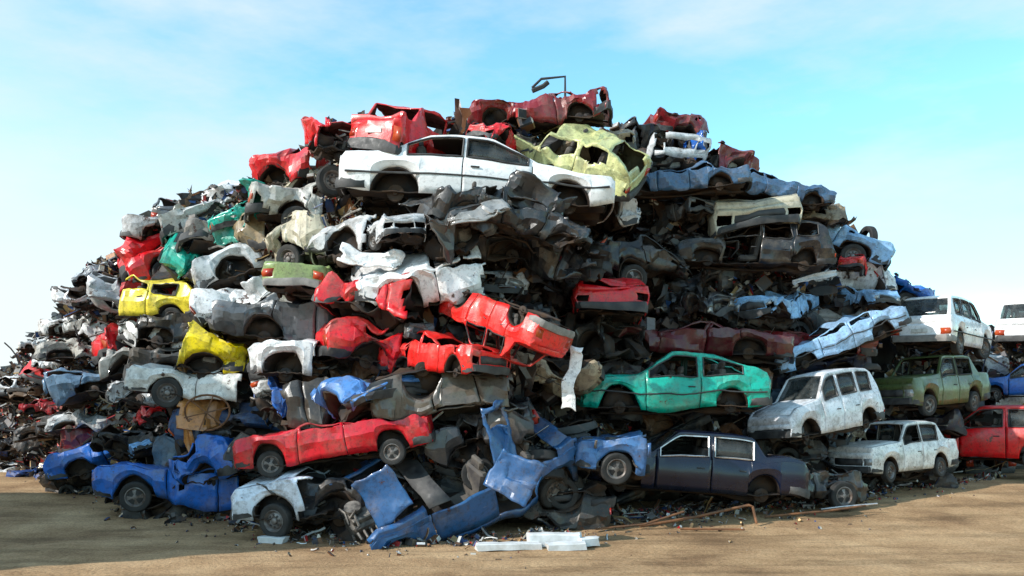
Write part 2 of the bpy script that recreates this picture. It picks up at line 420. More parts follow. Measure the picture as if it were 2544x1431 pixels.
    if o.get('trim'):
        for s_ in(-1,1):
            mb=MB(); mb.tube([DF(-h+.1+(L-.2)*k/30,s_*(W*1.0+.008),.57) for k in range(31)],.018,6)
            obj('side_trim',mesh('side_trim',mb,[M['plastic']]),root)
    if o.get('full') and not o.get('noroof') and roof<.3:
        for s_ in(-1,1):
            for a,b in wins:
                if cut and b>cut[1]: continue
                mb=MB()
                pts=[]
                for k in range(11):
                    x=lerp(a,b,k/10); P=ring(x); pts.append(DF(x,s_*(P[9][0]+.008),P[9][1]))
                bot=[]
                for k in range(11):
                    x=lerp(b,a,k/10); P=ring(x); bot.append(DF(x,s_*(P[7][0]+.008),P[7][1]))
                mb.tube(pts+bot+[pts[0]],.016,5)
                obj('window_trim',mesh('window_trim',mb,[M['chrome' if o.get('chrome') else 'plastic']]),root)
            for a,b in doors:
                mb=MB(); c_=DF(a+.13,s_*(W+.012),.72); e_=DF(a+.27,s_*(W+.012),.72); mb.tube([c_,e_],.014,6)
                obj('door_handle',mesh('door_handle',mb,[M['plastic']]),root)
    mb=MB(); P=[]
    ux0,ux1=-h+.15,h-.15
    if cut: ux0,ux1=max(ux0,cut[0]-.1),min(ux1,cut[1]+.1)
    for i in range(19):
        x=ux0+(ux1-ux0)*i/18; P.append([DF(x,W*.88*(-1+2*j/12),.27+(.10 if j in(5,6,7) else 0)+(.02 if j%3==1 else 0)+.02*(i%2)) for j in range(13)])
    mb.grid(P)
    for xw in K['xw']:
        if cut and not (cut[0]-.1<xw<cut[1]+.1): continue
        for s_ in(-1,1):
            P=[]
            for k in range(11):
                a=math.pi*k/10; P.append([DF(xw+math.cos(a)*(AR+.01),s_*(W*.94-t*.3),rw-.01+math.sin(a)*(AR+.01)*(.97)) for t in(0,.5,1)])
            if not (o.get('arch') and xw>0): mb.grid(P)
            P=[[DF(xw+math.cos(math.pi*k/10)*(AR+.01)*t,s_*(W*.94-.3),rw+math.sin(math.pi*k/10)*AR*t) for t in(0,.5,1)] for k in range(11)]
            mb.grid(P)
        mb.tube([DF(xw,-W*.8+W*1.6*k/6,rw) for k in range(7)],.04,8)
    mb.tube([DF(lerp(ux1-.3,ux0,k/10),.2+.04*math.sin(k),.2) for k in range(11)],[.03]*7+[.09,.09,.03,.03],8)
    me=mesh('underbody',mb,[M['under']]); obj('underbody',me,root,color,.02)
    wh=o.get('wheels') or rr.choice(['1010','0010','1000','0000','0101']); n=0
    rim=RIM if rr.random()<.6 else RIM2
    for xi,xw in enumerate(K['xw']):
        for s_ in(-1,1):
            c=wh[n]; n+=1
            if cut and not (cut[0]-.05<xw<cut[1]+.05): continue
            hub=DF(xw,s_*(W-.13-(.08 if c=='0' else 0)),rw-.02)
            rot=Matrix.Rotation(0 if s_<0 else math.pi,4,'Z')@Matrix.Rotation(rr.uniform(-.12,.12)+(rr.uniform(-.3,.3) if xi==0 else 0),4,'Z')@Matrix.Rotation(rr.uniform(-.1,.1),4,'X')@Matrix.Rotation(rr.uniform(0,6),4,'Y')
            k=rw/.305
            mt=Matrix.Translation(hub)@rot@Matrix.Scale(k,4)
            if c=='0':
                obj('wheel_hub',HUB,root,mat=mt); continue
            if lite: obj('wheel',TYRE,root,mat=mt); continue
            w_=bpy.data.objects.new('wheel',None); COL.objects.link(w_); w_.parent=root; w_.matrix_basis=mt; w_.empty_display_size=.1
            obj('tyre',TYRE,w_); obj('rim',rim,w_)
    if not lite:
        if o.get('seats',1):
            for sx,sy in((.15,-.36),(.15,.36),(-.75,-.34),(-.75,.34)):
                if roof>.55 or not inside(sx-.2): continue
                obj('seat',SEAT,root,mat=Matrix.Translation(DF(sx,sy,.36))@Matrix.Rotation(rr.uniform(-.1,.1),4,'Z'))
            if inside(xc-.3):
                mb=MB(); mb.grid([[DF(xc-.1+.0,y,.88) for y in(-.7,-.3,.1,.4,.7)],[DF(xc-.42,y,.9) for y in(-.7,-.3,.1,.4,.7)],[DF(xc-.48,y,.7) for y in(-.7,-.3,.1,.4,.7)],[DF(xc-.3,y,.45) for y in(-.7,-.3,.1,.4,.7)]])
                obj('dashboard',mesh('dashboard',mb,[M['plastic']]),root,solid=.02)
        if ('hood' in miss or fr>.3 or (cut and cut[0]>.2)) and inside(h-.75):
            obj('engine',ENG[seed%3],root,mat=Matrix.Translation(DF(h-.75,0,.3)))
    if o.get('plate'):
        mb=MB(); mb.box(DF(-h-.06,0,.60),(.015,.42,.10)); obj('licence_plate',mesh('licence_plate',mb,[M['plate']]),root)
    return root
def place(kind,px,py,lpx,yaw,tilt,roll,dz=0,s=None,o=None):
    K=KINDS[kind]; o=o if o is not None else {}
    D=surf(px,py)+dz
    y=math.radians(yaw); h=K['L']/2; xm=0
    ca,sa=abs(math.cos(y)),abs(math.sin(y))
    Wd=2*K['W']
    Lk=K['L']
    if s is None:
        span=lpx/F*(D+.15)
        s=span/(K['L']*ca+Wd*sa)
        if s<.78 and not o.get('full') and ca>.55:
            s=.98; n=cl(((span/s)-Wd*sa)/ca,1.25,K['L']); Lk=n
            if n<K['L']-.2:
                keep=o.get('keep','front' if o.get('seed',0)%2 else 'rear')
                o['cut']=(h-n,h) if keep=='front' else (-h,-h+n)
                if keep=='mid': o['cut']=(-n/2,n/2)
                xm=(o['cut'][0]+o['cut'][1])/2
                o['sz']=1+(o.get('sz',1)-1)*.3
    if o.get('cutx'):
        o['cut']=o['cutx']; xm=sum(o['cut'])/2; Lk=o['cut'][1]-o['cut'][0]
    hd=s*(Lk*sa+Wd*ca)/2
    p=WP(px,py,D+.15); p.y+=hd-.15; 
    p.x*=(p.y/(D+.15))**.5
    rot=Matrix.Rotation(-math.radians(tilt),4,'Y')@Matrix.Rotation(y,4,'Z')@Matrix.Rotation(math.radians(roll),4,'X')
    zc=K['H']*.5*o.get('sz',1)
    if o.get('roof',0)>.5 or (o.get('cut') and (xm>.8)): zc*=.82
    return Matrix.Translation(p)@rot@Matrix.Scale(s,4)@Matrix.Translation((-xm,0,-zc))
def O(*ds,**k):
    o={}
    for d in ds: o.update(d)
    o.update(k); return o
red=(.72,.006,.012); dred=(.20,.007,.012); ored=(.85,.018,.014); yel=(.95,.74,.005); pyel=(.68,.67,.30); teal=(.0,.42,.31); blue=(.008,.13,.52); navy=(.003,.007,.024); slate=(.05,.125,.24); lblue=(.25,.48,.76); white=(.9,.9,.9); grey=(.09,.10,.11); black=(.012,.013,.016); olive=(.085,.125,.04); beige=(.6,.54,.40); silver=(.58,.59,.60)
H1=dict(amp=.035,cr=.12,sz=1.18,tear=.08); H2=dict(amp=.06,cr=.19,roof=.65,tear=.19,sz=1.2)
T=[
('hatch',red,835,330,240,130,-14,0,O(H2,roof=.2,front=.5,tear=0,dz=-.9,sz=1.1),'red crushed hatchback with open bent bonnet on top of the heap'),
('lada',red,1035,308,350,66,-3,4,O(H1,roof=.15,cr=.11,plate=1,lights=1,glass=0,dz=-.7,sz=1.3),'red crushed car showing its tail and licence plate on the heap'),
('fast',(.22,.008,.012),1340,262,370,172,4,0,O(H1,roof=.85,cr=.14,wheels='0000',dz=.1,full=1),'dark red flattened hatchback lying on the very top of the heap'),
('hatch',red,1240,335,170,60,-15,0,O(H2,dz=-.1),'red crushed car end squeezed between two wrecks'),
('hatch',pyel,1415,342,430,165,-22,-38,O(H1,cr=.10,roof=.4,wheels='0000',missing=('hood','front_bumper'),dz=-1.4,sz=1.15,full=1),'pale yellow hatchback shell tipped onto its side'),
('hatch',dred,1672,312,160,10,-12,0,O(H2,roof=.85,dz=.4),'red flattened car roof at the top edge of the heap'),
('sedan',silver,1650,370,200,-80,5,0,O(H2,roof=.9,missing=('hood','grille','headlight','front_bumper'),front=.5,dz=-.3),'grey car front with bare engine bay high on the heap'),
('hatch',blue,1715,365,110,-60,40,30,O(H2,dz=-.1),'small blue crushed car shell beside a bare engine bay'),
('hatch',dred,1790,385,130,30,-14,0,O(H2,roof=.8,dz=.2),'red crushed hatchback at the upper edge of the heap'),
('sedan',black,1590,330,180,20,-10,0,O(H2,roof=.8,dz=.3),'black crushed car wedged behind a bare engine bay'),
('sedan',slate,1690,445,350,175,3,0,O(H1,cr=.07,roof=.85,wheels='0000',dz=-.7,sz=1.05,full=1,tear=0),'slate blue flattened saloon with folded bodywork'),
('coupe',slate,1910,468,340,5,-6,0,O(H1,roof=.9,cr=.09,wheels='0000',dz=-.7,sz=1.05,full=1,tear=0),'slate blue crushed car bent over the heap edge'),
('coupe',white,1205,435,715,0,-4,0,O(amp=.025,cr=.04,glass=.2,wheels='0000',seats=1,bend=.04,dz=-.5,sz=.95,trim=1,full=1,mat='gloss',front=.25,missing=('front_bumper',)),'white coupe with dark windows lying level across the heap'),
('hatch',red,725,415,130,170,-3,0,O(H2,roof=.8,dz=.1),'small red crushed car with dark cabin'),
('hatch',beige,790,448,160,150,5,0,O(H2,roof=.5,dz=-.1,wheels='1010'),'dusty white wreck corner with bare front wheel'),
('hatch',white,560,485,180,20,12,20,O(H2,dz=.0),'dirty white crushed car buried in tangled scrap'),
('hatch',teal,600,530,150,70,40,20,O(H2,roof=.6,dz=-.4,cr=.16),'bright teal crumpled car piece standing on edge'),
('hatch',teal,488,597,90,20,-20,20,O(H2,roof=.7,dz=-.4),'small teal crushed shell fragment'),
('wagon',grey,425,525,130,100,-6,0,O(H2,roof=.5,dz=-.1),'dark grey crushed estate at the heap edge'),
('hatch',silver,350,570,110,150,20,0,O(H2,dz=.0,full=1),'silver crushed car on the heap shoulder'),
('hatch',red,378,605,240,15,28,10,O(H1,roof=.6,cr=.14,dz=-.6,sz=1.1,keep='rear'),'red crumpled hatchback tilted upward on the heap'),
('hatch',red,372,660,150,200,25,0,O(H1,roof=.5,wheels='1111',dz=-.8,keep='front'),'red crushed car front with one wheel'),
('sedan',(.7,.71,.72),575,645,280,195,28,0,O(H1,roof=.8,wheels='0000',dz=-.6,keep='front'),'silver white saloon shell tilted steeply with empty wheel arch'),
('hatch',beige,775,600,190,160,8,0,O(H2,dz=-.2),'beige shredded car remains'),
('lada',(.26,.34,.12),762,683,165,88,-2,0,O(amp=.03,cr=.06,roof=.7,lights=1.5,plate=0,dz=-.9,bumper='greyplastic',sz=1.15),'olive green car rear with red tail lamps'),
('hatch',(.92,.72,.05),415,745,0,172,-3,0,O(amp=.03,cr=.07,roof=.2,wheels='1111',dz=-.9,cutx=(-1.87,.30),S=.78,full=1,sz=1.05),'small yellow hatchback with empty window openings'),
('hatch',yel,530,872,150,10,-10,0,O(H2,roof=.5,cr=.13,tear=.0,dz=-1.0,keep='front',wheels='0000'),'bright yellow crushed car folded into a lump'),
('sedan',silver,960,565,230,-70,3,0,O(H1,roof=.8,missing=('grille','headlight'),lights=0,dz=-1.0),'silver grey crushed saloon nose without lamps'),
('sedan',(.022,.024,.028),1270,515,440,12,-12,0,O(H1,cr=.16,roof=.3,amp=.10,wheels='0000',dz=-1.3,sz=1.15,tear=.10,full=1),'large dark grey crushed saloon with torn side'),
('coupe',(.07,.075,.08),1130,520,260,20,22,30,O(H2,tear=.03,dz=-1.3,keep='front',wheels='0000'),'grey twisted bonnet and wing of a crushed car'),
('coupe',white,1025,665,360,190,5,-25,O(H1,cr=.13,roof=.8,wheels='0000',dz=-.6),'white crushed car with buckled bonnet and empty arch'),
('sedan',grey,680,800,330,10,-5,0,O(H1,roof=.6,cr=.13,dz=-.5,wheels='0000',keep='rear'),'dark grey crushed saloon with empty wheel arch'),
('hatch',silver,560,770,120,60,20,0,O(H2,dz=-.4),'silver crushed wing panel assembly'),
('hatch',red,930,738,260,170,-8,15,O(H1,roof=.6,cr=.13,dz=-.7,keep='front',wheels='0000'),'red crushed hatchback folded at the middle'),
('hatch',red,880,855,230,20,-6,0,O(H1,cr=.13,roof=.6,wheels='0000',dz=-.6,keep='rear'),'red crushed car with open wheel arch'),
('lada',ored,1245,795,375,138,-24,176,O(amp=.025,cr=.055,roof=.1,wheels='0000',glass=0,dz=-1.5,bumper='greyplastic',sz=1.35,full=1,lights=2),'orange red saloon lying upside down across other wrecks'),
('lada',ored,1098,885,375,-42,-4,0,O(H1,cr=.08,roof=.8,lights=0,wheels='0000',dz=-1.2,front=.2,sz=1.4,full=1),'bright red crushed car front with empty headlamp sockets'),
('wagon',red,1512,735,195,88,-2,0,O(amp=.03,cr=.06,roof=.7,lights=0,dz=-1.3,sz=1.15),'red tailgate end of a flattened estate'),
('sedan',(.10,.007,.012),1730,838,500,172,-4,0,O(H1,roof=.95,cr=.10,wheels='0000',dz=-.2,sz=.9,full=1),'dark red flattened saloon between stacked wrecks'),
('sedan',black,1560,640,280,15,-5,0,O(H2,dz=-.2),'black crushed saloon with torn panels'),
('wagon',black,1870,610,400,176,-1,0,O(amp=.03,cr=.07,roof=.0,wheels='0000',missing=('door0','hood'),dz=-.5,sz=.95,full=1),'black stripped estate shell with open window frames'),
('lada',beige,1855,508,250,-92,4,0,O(H1,cr=.07,roof=.0,sz=.9,lights=0,dz=-.6),'cream car shell end with empty windscreen opening'),
('sedan',lblue,2095,590,280,-10,-28,0,O(H1,roof=.5,dz=-.2,cr=.10,glass=.3),'light blue crushed saloon sliding down the heap edge'),
('hatch',red,2138,650,130,60,-5,0,O(H1,roof=.5,dz=-.6),'red crushed hatchback end between light blue cars'),
('sedan',lblue,1950,748,270,-130,4,0,O(H1,roof=.7,lights=1.5,dz=-.7,sz=1.3,full=1),'light blue crushed saloon front with headlamps'),
('hatch',lblue,2150,728,150,-70,0,0,O(H1,roof=.4,dz=-.7,lights=1.5),'light blue crushed hatchback nose'),
('hatch',blue,2238,728,120,10,-10,0,O(H2,roof=.8,dz=.0),'blue flattened car at the heap edge'),
('sedan',black,1720,740,240,-60,0,0,O(H2,missing=('hood','grille'),front=.4,dz=-.3),'black car front with bare engine bay'),
('wagon',white,2385,803,370,48,-1,0,O(amp=.015,cr=.028,glass=.95,lights=2,wheels='1111',plate=1,bumper='greyplastic',dz=-2.0,trim=1,full=1,sz=1.08,mat='gloss'),'white estate car seen from behind on a car stack'),
('wagon',white,2630,808,340,50,-2,0,O(amp=.02,cr=.03,glass=.9,lights=2,wheels='1111',dz=-.9,full=1),'white estate at the end of the stacked row'),
('sedan',(.34,.56,.82),2085,842,345,178,21,0,O(amp=.03,cr=.05,roof=.7,wheels='0000',dz=-1.1,trim=1,sz=1.15,full=1),'light blue saloon shell tilted against the stack'),
('lada',olive,2340,955,390,215,3,0,O(amp=.02,cr=.035,glass=.5,wheels='0101',dz=-1.9,sz=1.2,full=1),'olive green saloon stacked on other old cars'),
('hatch',blue,2570,950,240,150,0,0,O(amp=.03,cr=.03,glass=.7,wheels='1111',dz=-.9,sz=1.2,full=1),'blue hatchback at the end of the stack'),
('fast',teal,1668,962,475,182,0,0,O(amp=.025,cr=.048,glass=.0,wheels='0000',dz=-1.1,sz=1.15,trim=1,full=1,arch=.07,missing=('headlight','grille','front_bumper')),'turquoise green hatchback shell without wheels or windows'),
('boxy',(.84,.86,.9),2050,1016,400,212,8,0,O(amp=.02,cr=.035,glass=.9,wheels='0000',dz=-2.1,sz=1.2,full=1),'white boxy old hatchback with three side windows'),
('lada',(.86,.86,.83),2250,1128,385,212,2,0,O(amp=.02,cr=.035,glass=.6,wheels='0101',dz=-1.9,sz=1.2,full=1),'white boxy old saloon standing on the ground'),
('hatch',red,2500,1092,400,145,0,0,O(amp=.02,cr=.04,glass=.4,wheels='1111',dz=-2.0,sz=1.22,full=1),'red hatchback standing on the ground behind a white saloon'),
('limo',navy,1725,1165,620,180,-4,0,O(amp=.02,cr=.035,glass=.9,wheels='0000',dz=-1.1,roof=.0,sz=1.0,chrome=1,full=1,mat='dark',rear=.35),'near black saloon with bright window trim under other cars'),
('sedan',black,2020,1190,340,20,-3,0,O(H1,roof=.8,wheels='1111',dz=-1.8,missing=('hood',),keep='front',cr=.16),'black crushed car front with wheels at the base'),
('hatch',(.05,.16,.38),1520,1125,175,176,-2,0,O(amp=.03,cr=.055,roof=.5,wheels='1111',dz=-1.8,keep='front',lights=2),'blue car wing with steel wheel at the base of the stack'),
('limo',(.022,.105,.27),1120,1205,0,205,24,-42,O(amp=.03,cr=.05,roof=.0,wheels='0101',dz=-1.15,noroof=1,missing=('hood','door1'),sz=1.2,cutx=(-1.75,1.9),S=1.1,lights=0),'dark blue saloon torn open with gaping cabin at the base'),
('hatch',(.74,.82,.93),700,1235,0,176,8,0,O(H1,cr=.08,roof=.6,wheels='1111',dz=-1.1,missing=('door',),sz=1.1,cutx=(.42,1.87),S=1.0),'white crushed car front quarter with exposed wheel'),
('coupe',(.70,.006,.02),828,1098,500,184,8,0,O(amp=.03,cr=.06,roof=.8,wheels='1111',dz=-.9,sz=1.25,full=1),'red flattened hatchback resting on blue wrecks'),
('sedan',blue,425,1205,355,181,-3,0,O(H1,roof=.8,wheels='0101',dz=-.9,keep='front',cr=.09),'blue flattened saloon standing on the ground'),
('hatch',(.25,.52,.9),338,1115,110,-60,20,0,O(H1,roof=.6,dz=-.7),'light blue crushed car corner'),
('hatch',blue,200,1145,220,195,18,0,O(H1,roof=.7,dz=-1.0,wheels='0000',keep='front'),'blue crushed hatchback at the foot of the heap'),
('hatch',blue,540,1150,200,170,12,0,O(H1,roof=.7,dz=-.6,wheels='0000',keep='rear'),'blue crushed hatchback pressed under a red car'),
('sedan',(.84,.84,.81),478,950,290,178,-6,0,O(amp=.03,cr=.08,roof=.7,wheels='1111',dz=-1.0,keep='front'),'dirty white flattened saloon with steel front wheel'),
('sedan',(.16,.26,.38),245,958,225,185,8,0,O(H1,roof=.8,wheels='0000',dz=-.7,keep='rear'),'blue grey flattened saloon in the heap'),
('hatch',silver,135,905,110,170,-5,0,O(H1,roof=.7,dz=-.5,full=1),'silver grey crushed hatchback'),
('hatch',white,720,888,140,170,0,0,O(H1,roof=.7,dz=-.8,keep='front',wheels='0000'),'white crushed car with rounded wing'),
('hatch',red,365,1030,120,120,10,0,O(H2,tear=0,dz=-.8),'red crumpled car front'),
('hatch',blue,720,975,180,30,-15,0,O(H2,dz=-.5),'blue crushed car remains under cables'),
('sedan',(.12,.10,.08),1090,975,370,5,4,180,O(H1,roof=.85,wheels='0000',dz=-.5),'grey brown car underside in the heap'),
('hatch',(.06,.2,.5),945,965,130,-50,10,0,O(H2,dz=-.8,tear=0),'blue crumpled car corner'),
('hatch',dred,215,1090,150,10,5,0,O(H2,dz=-.2),'dark red crushed car in shadow'),
('hatch',white,30,965,110,80,0,0,O(H2,dz=-.6),'white crushed car at the far end of the heap'),
('hatch',red,300,845,90,30,10,0,O(H2,dz=-.6),'crimson crumpled car part'),
('sedan',white,390,835,160,170,-10,0,O(H1,roof=.8,dz=-.4),'white crushed car under a yellow car'),
('coupe',silver,1490,480,230,10,-22,0,O(H2,roof=.7,tear=.05,dz=-.8,keep='front',wheels='0000'),'silver crushed car nose bent downwards'),
('sedan',grey,1690,510,180,-60,0,0,O(H2,dz=-.1),'grey crushed car end'),
('sedan',black,1330,595,370,-8,-14,20,O(H1,cr=.15,roof=.7,wheels='0000',dz=-.7),'black crushed saloon hanging over dark gaps'),
('sedan',(.04,.035,.03),840,1000,260,5,3,0,O(H2,roof=.85,dz=-.3),'dark flattened saloon above a red car'),
('sedan',(.03,.033,.036),1500,840,200,-40,0,0,O(H1,roof=.7,dz=-.4,cr=.12),'black crushed saloon nose in a dark gap'),
('hatch',silver,225,675,110,20,30,0,O(H1,roof=.6,dz=-.4,full=1),'silver crushed hatchback at the heap edge'),
('sedan',(.3,.22,.12),640,575,220,160,10,0,O(H2,dz=-.1),'rusty brown shredded saloon'),
('hatch',(.5,.5,.48),190,805,130,160,12,0,O(H1,roof=.7,dz=-.4,cr=.12,full=1),'grey crushed hatchback on the sloping flank'),
('hatch',(.03,.03,.035),250,735,140,10,16,0,O(H1,roof=.6,dz=-.4,cr=.12,full=1),'black crushed hatchback on the sloping flank'),
('sedan',(.7,.7,.68),100,850,110,20,16,0,O(H1,roof=.7,dz=-.5,cr=.12,full=1),'pale grey crushed saloon on the lower flank'),
('hatch',(.5,.2,.05),505,1035,160,20,5,60,O(H1,roof=.3,cr=.18,dz=-.9,tear=.1,keep='mid'),'rusty orange gutted car shell in the heap'),
('sedan',(.45,.43,.40),330,900,190,15,5,0,O(H1,roof=.75,dz=-.6,cr=.13),'grey crushed saloon above a white one'),
('sedan',(.10,.10,.10),1000,820,180,-60,0,0,O(H2,dz=-.2),'dark crushed car between red wrecks'),
('hatch',(.04,.04,.045),560,680,180,160,0,0,O(H2,dz=-.2),'black crushed hatchback under a silver shell'),
('sedan',(.05,.05,.055),1180,1080,260,0,4,0,O(H2,dz=.0),'dark grey crushed saloon above a torn blue car'),
('wagon',(.03,.03,.035),870,1230,300,185,0,0,O(H1,roof=.7,dz=-.2,cr=.14),'black crushed estate at the base of the heap'),
('sedan',(.62,.6,.55),700,510,230,15,-4,0,O(H1,roof=.85,dz=-.5,cr=.14),'cream crushed saloon under tangled scrap'),
('hatch',(.6,.6,.6),860,590,200,170,6,0,O(H1,roof=.8,dz=-.5,cr=.14),'silver flattened hatchback in the heap'),
('sedan',(.7,.7,.68),470,540,190,12,16,0,O(H1,roof=.85,dz=-.5,cr=.13),'white flattened saloon on the heap shoulder'),
('hatch',(.45,.01,.02),110,1010,130,20,6,0,O(H1,roof=.8,dz=-.6,cr=.14,full=1),'red flattened hatchback low on the flank'),
('sedan',(.02,.02,.022),460,812,170,175,0,0,O(H1,roof=.9,dz=-.3,cr=.12),'black flattened saloon between two yellow wrecks'),
]
for i,(k,c,px,py,lp,yaw,ti,ro,o,lab) in enumerate(T):
    o['seed']=i+1
    if 'glass' not in o: o['glass']=.12
    m4=place(k,px,py,lp,yaw,ti,ro,dz=o.get('dz',0)-.1,s=o.get('S'),o=o)
    build_car(k,c,m4,o,label=lab,cat='car')
# ------------------------------------------------- filler wrecks
FC=[black,(.05,.05,.05),(.03,.03,.03),silver,white,(.38,.33,.24),dred,(.02,.06,.16),(.12,.065,.035),(.26,.23,.2),black,(.08,.15,.22),(.02,.02,.02),(.36,.28,.18),(.18,.075,.03),(.015,.02,.05),white]
tmpl=[]
tk=['hatch','sedan','wagon','sedan','hatch','lada','coupe','boxy','sedan','hatch','sedan','hatch','lada','sedan','hatch','limo']
slots=[]
px=-100
while px<2680:
    py=1235
    while py>200:
        slots.append((px+R.uniform(-35,35),py+R.uniform(-20,20))); py-=(76 if px>450 else 62)
    px+=(118 if px>450 else 76)
def okk(a,b):
    m=62 if a<2100 else 95
    if not b>max(pl(a,SIL),pl(a-110,SIL)*.6+pl(a,SIL)*.4,pl(a+110,SIL)*.6+pl(a,SIL)*.4)+m: return False
    for t_ in T:
        if abs(a-t_[2])<max(t_[4],160)*.33 and abs(b-t_[3])<34 and t_[8].get('dz',0)<.1: return False
    return True
slots=[(a,b) for a,b in slots if okk(a,b)]
R.shuffle(slots)
slots=slots[:194]
for i,(a,b) in enumerate(slots):
    k=tk[i%len(tk)]; yaw=R.choice([0,180,90,-90,0,180])+R.uniform(-20,20)
    dz=R.uniform(.3,.9)+(1.0 if a>2150 else 0)
    if a<450: dz-=.4
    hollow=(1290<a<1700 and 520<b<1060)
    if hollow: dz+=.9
    s=R.uniform(.9,1.05)
    if a<450: s*=.74
    if a<220: s*=.8
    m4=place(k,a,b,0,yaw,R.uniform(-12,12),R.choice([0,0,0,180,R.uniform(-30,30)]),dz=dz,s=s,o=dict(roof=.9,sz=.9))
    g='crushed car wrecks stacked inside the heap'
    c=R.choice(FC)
    if hollow: c=R.choice([black,(.012,.012,.012),(.02,.018,.016),(.03,.012,.012)])  # black bodies paint the shade of the dark hollow
    elif 1000<a<1900 and b>420: c=R.choice([c,black,(.03,.03,.03)])  # extra black bodies to darken the gaps around the centre
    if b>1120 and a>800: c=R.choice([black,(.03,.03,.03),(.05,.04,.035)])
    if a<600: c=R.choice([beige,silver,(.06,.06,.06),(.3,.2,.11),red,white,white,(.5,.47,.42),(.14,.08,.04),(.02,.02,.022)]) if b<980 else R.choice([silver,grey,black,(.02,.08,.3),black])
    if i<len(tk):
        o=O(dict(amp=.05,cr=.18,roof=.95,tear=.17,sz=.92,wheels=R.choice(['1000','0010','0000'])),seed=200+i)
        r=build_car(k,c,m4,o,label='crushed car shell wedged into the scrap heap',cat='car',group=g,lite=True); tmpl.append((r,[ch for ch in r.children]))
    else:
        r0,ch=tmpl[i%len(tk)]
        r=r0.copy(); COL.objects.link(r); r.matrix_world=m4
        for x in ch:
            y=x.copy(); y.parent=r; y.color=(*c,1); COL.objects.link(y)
print('FILLERS',len(slots))
# ------------------------------------------------- scrap stuff
def shard(mb,p,s,rg,kind):
    rot=Matrix.Rotation(rg.uniform(0,6.3),3,'Z')@Matrix.Rotation(rg.uniform(-1.5,1.5),3,'X')@Matrix.Rotation(rg.uniform(0,6.3),3,'Y')
    if kind=='sheet':
        n=5; w,h=s*rg.uniform(.5,1.3),s*rg.uniform(.2,.6); cv=rg.uniform(-1.2,1.2); sd=Vector((rg.uniform(0,99),0,0)); P=[]
        for i in range(n+1):
            row=[]
            for j in range(n+1):
                u,v=i/n-.5,j/n-.5
                nv=noise.noise_vector(Vector((u*4,v*4,0))+sd)
                q=Vector((u*w,v*h,cv*u*u*w))+Vector((nv.x,nv.y,abs(nv.z)*1.6))*s*.22
                row.append(p+rot@q)
            P.append(row)
        mb.grid(P)
    elif kind=='rod':
        d=rot@Vector((1,0,0)); d.z*=.5; q=p-d*s; path=[q]
        for k in range(4):
            d=(d+Vector((rg.uniform(-.4,.4),rg.uniform(-.4,.4),rg.uniform(-.4,.4)))).normalized(); q=q+d*s*.5; path.append(q)
        mb.tube(path,rg.choice([.008,.012,.02,.03]),5)
    else:
        mb.box(p,(s*rg.uniform(.3,.8),s*rg.uniform(.2,.6),s*rg.uniform(.15,.4)),rot)
def scatter(n,reg,smin,smax,seed,dz=(.2,1.6),skip=True):
    rg=random.Random(seed); mb=MB()
    x0,x1,y0,y1=reg; c=0
    while c<n:
        a,b=rg.uniform(x0,x1),rg.uniform(y0,y1)
        e=pl(a,SIL)
        if b<e+25: continue
        if skip and 1290<a<1700 and 520<b<1040 and rg.random()<.8: continue
        D=surf(a,b)+rg.uniform(*dz)
        p=WP(a,b,D)
        if p.z<gz(p.x,p.y)+.05: continue
        s=rg.uniform(smin,smax); k=rg.choices(['sheet','rod','block'],[6,2.5 if b>e+90 else .3,1.2])[0]
        shard(mb,p,s,rg,k); c+=1
    return mb
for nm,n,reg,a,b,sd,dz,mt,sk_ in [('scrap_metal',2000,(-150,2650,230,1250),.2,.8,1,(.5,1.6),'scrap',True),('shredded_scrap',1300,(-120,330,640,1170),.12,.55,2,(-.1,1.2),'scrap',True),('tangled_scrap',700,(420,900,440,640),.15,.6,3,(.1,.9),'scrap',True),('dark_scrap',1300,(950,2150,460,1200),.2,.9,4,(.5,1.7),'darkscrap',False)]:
    mb=scatter(n,reg,a,b,sd,dz,sk_)
    o=obj(nm,mesh(nm,mb,[M[mt]],True,25)); o['kind']='stuff'; o['label']='tangled shredded sheet metal, rods and car parts'; o['category']='scrap metal'
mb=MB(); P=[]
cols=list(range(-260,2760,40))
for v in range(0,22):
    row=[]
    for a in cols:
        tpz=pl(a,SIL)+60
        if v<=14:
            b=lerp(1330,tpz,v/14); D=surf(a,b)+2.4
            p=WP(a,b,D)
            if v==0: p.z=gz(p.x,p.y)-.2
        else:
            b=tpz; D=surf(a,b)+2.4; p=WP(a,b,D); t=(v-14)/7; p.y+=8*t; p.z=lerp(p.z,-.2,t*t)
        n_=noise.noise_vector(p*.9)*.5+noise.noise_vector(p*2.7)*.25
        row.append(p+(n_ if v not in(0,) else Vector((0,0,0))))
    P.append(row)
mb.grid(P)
o=obj('scrap_heap',mesh('scrap_heap',mb,[M['core']])); o['kind']='stuff'; o['label']='packed scrap metal core, blackened to paint in shade'; o['category']='scrap metal'
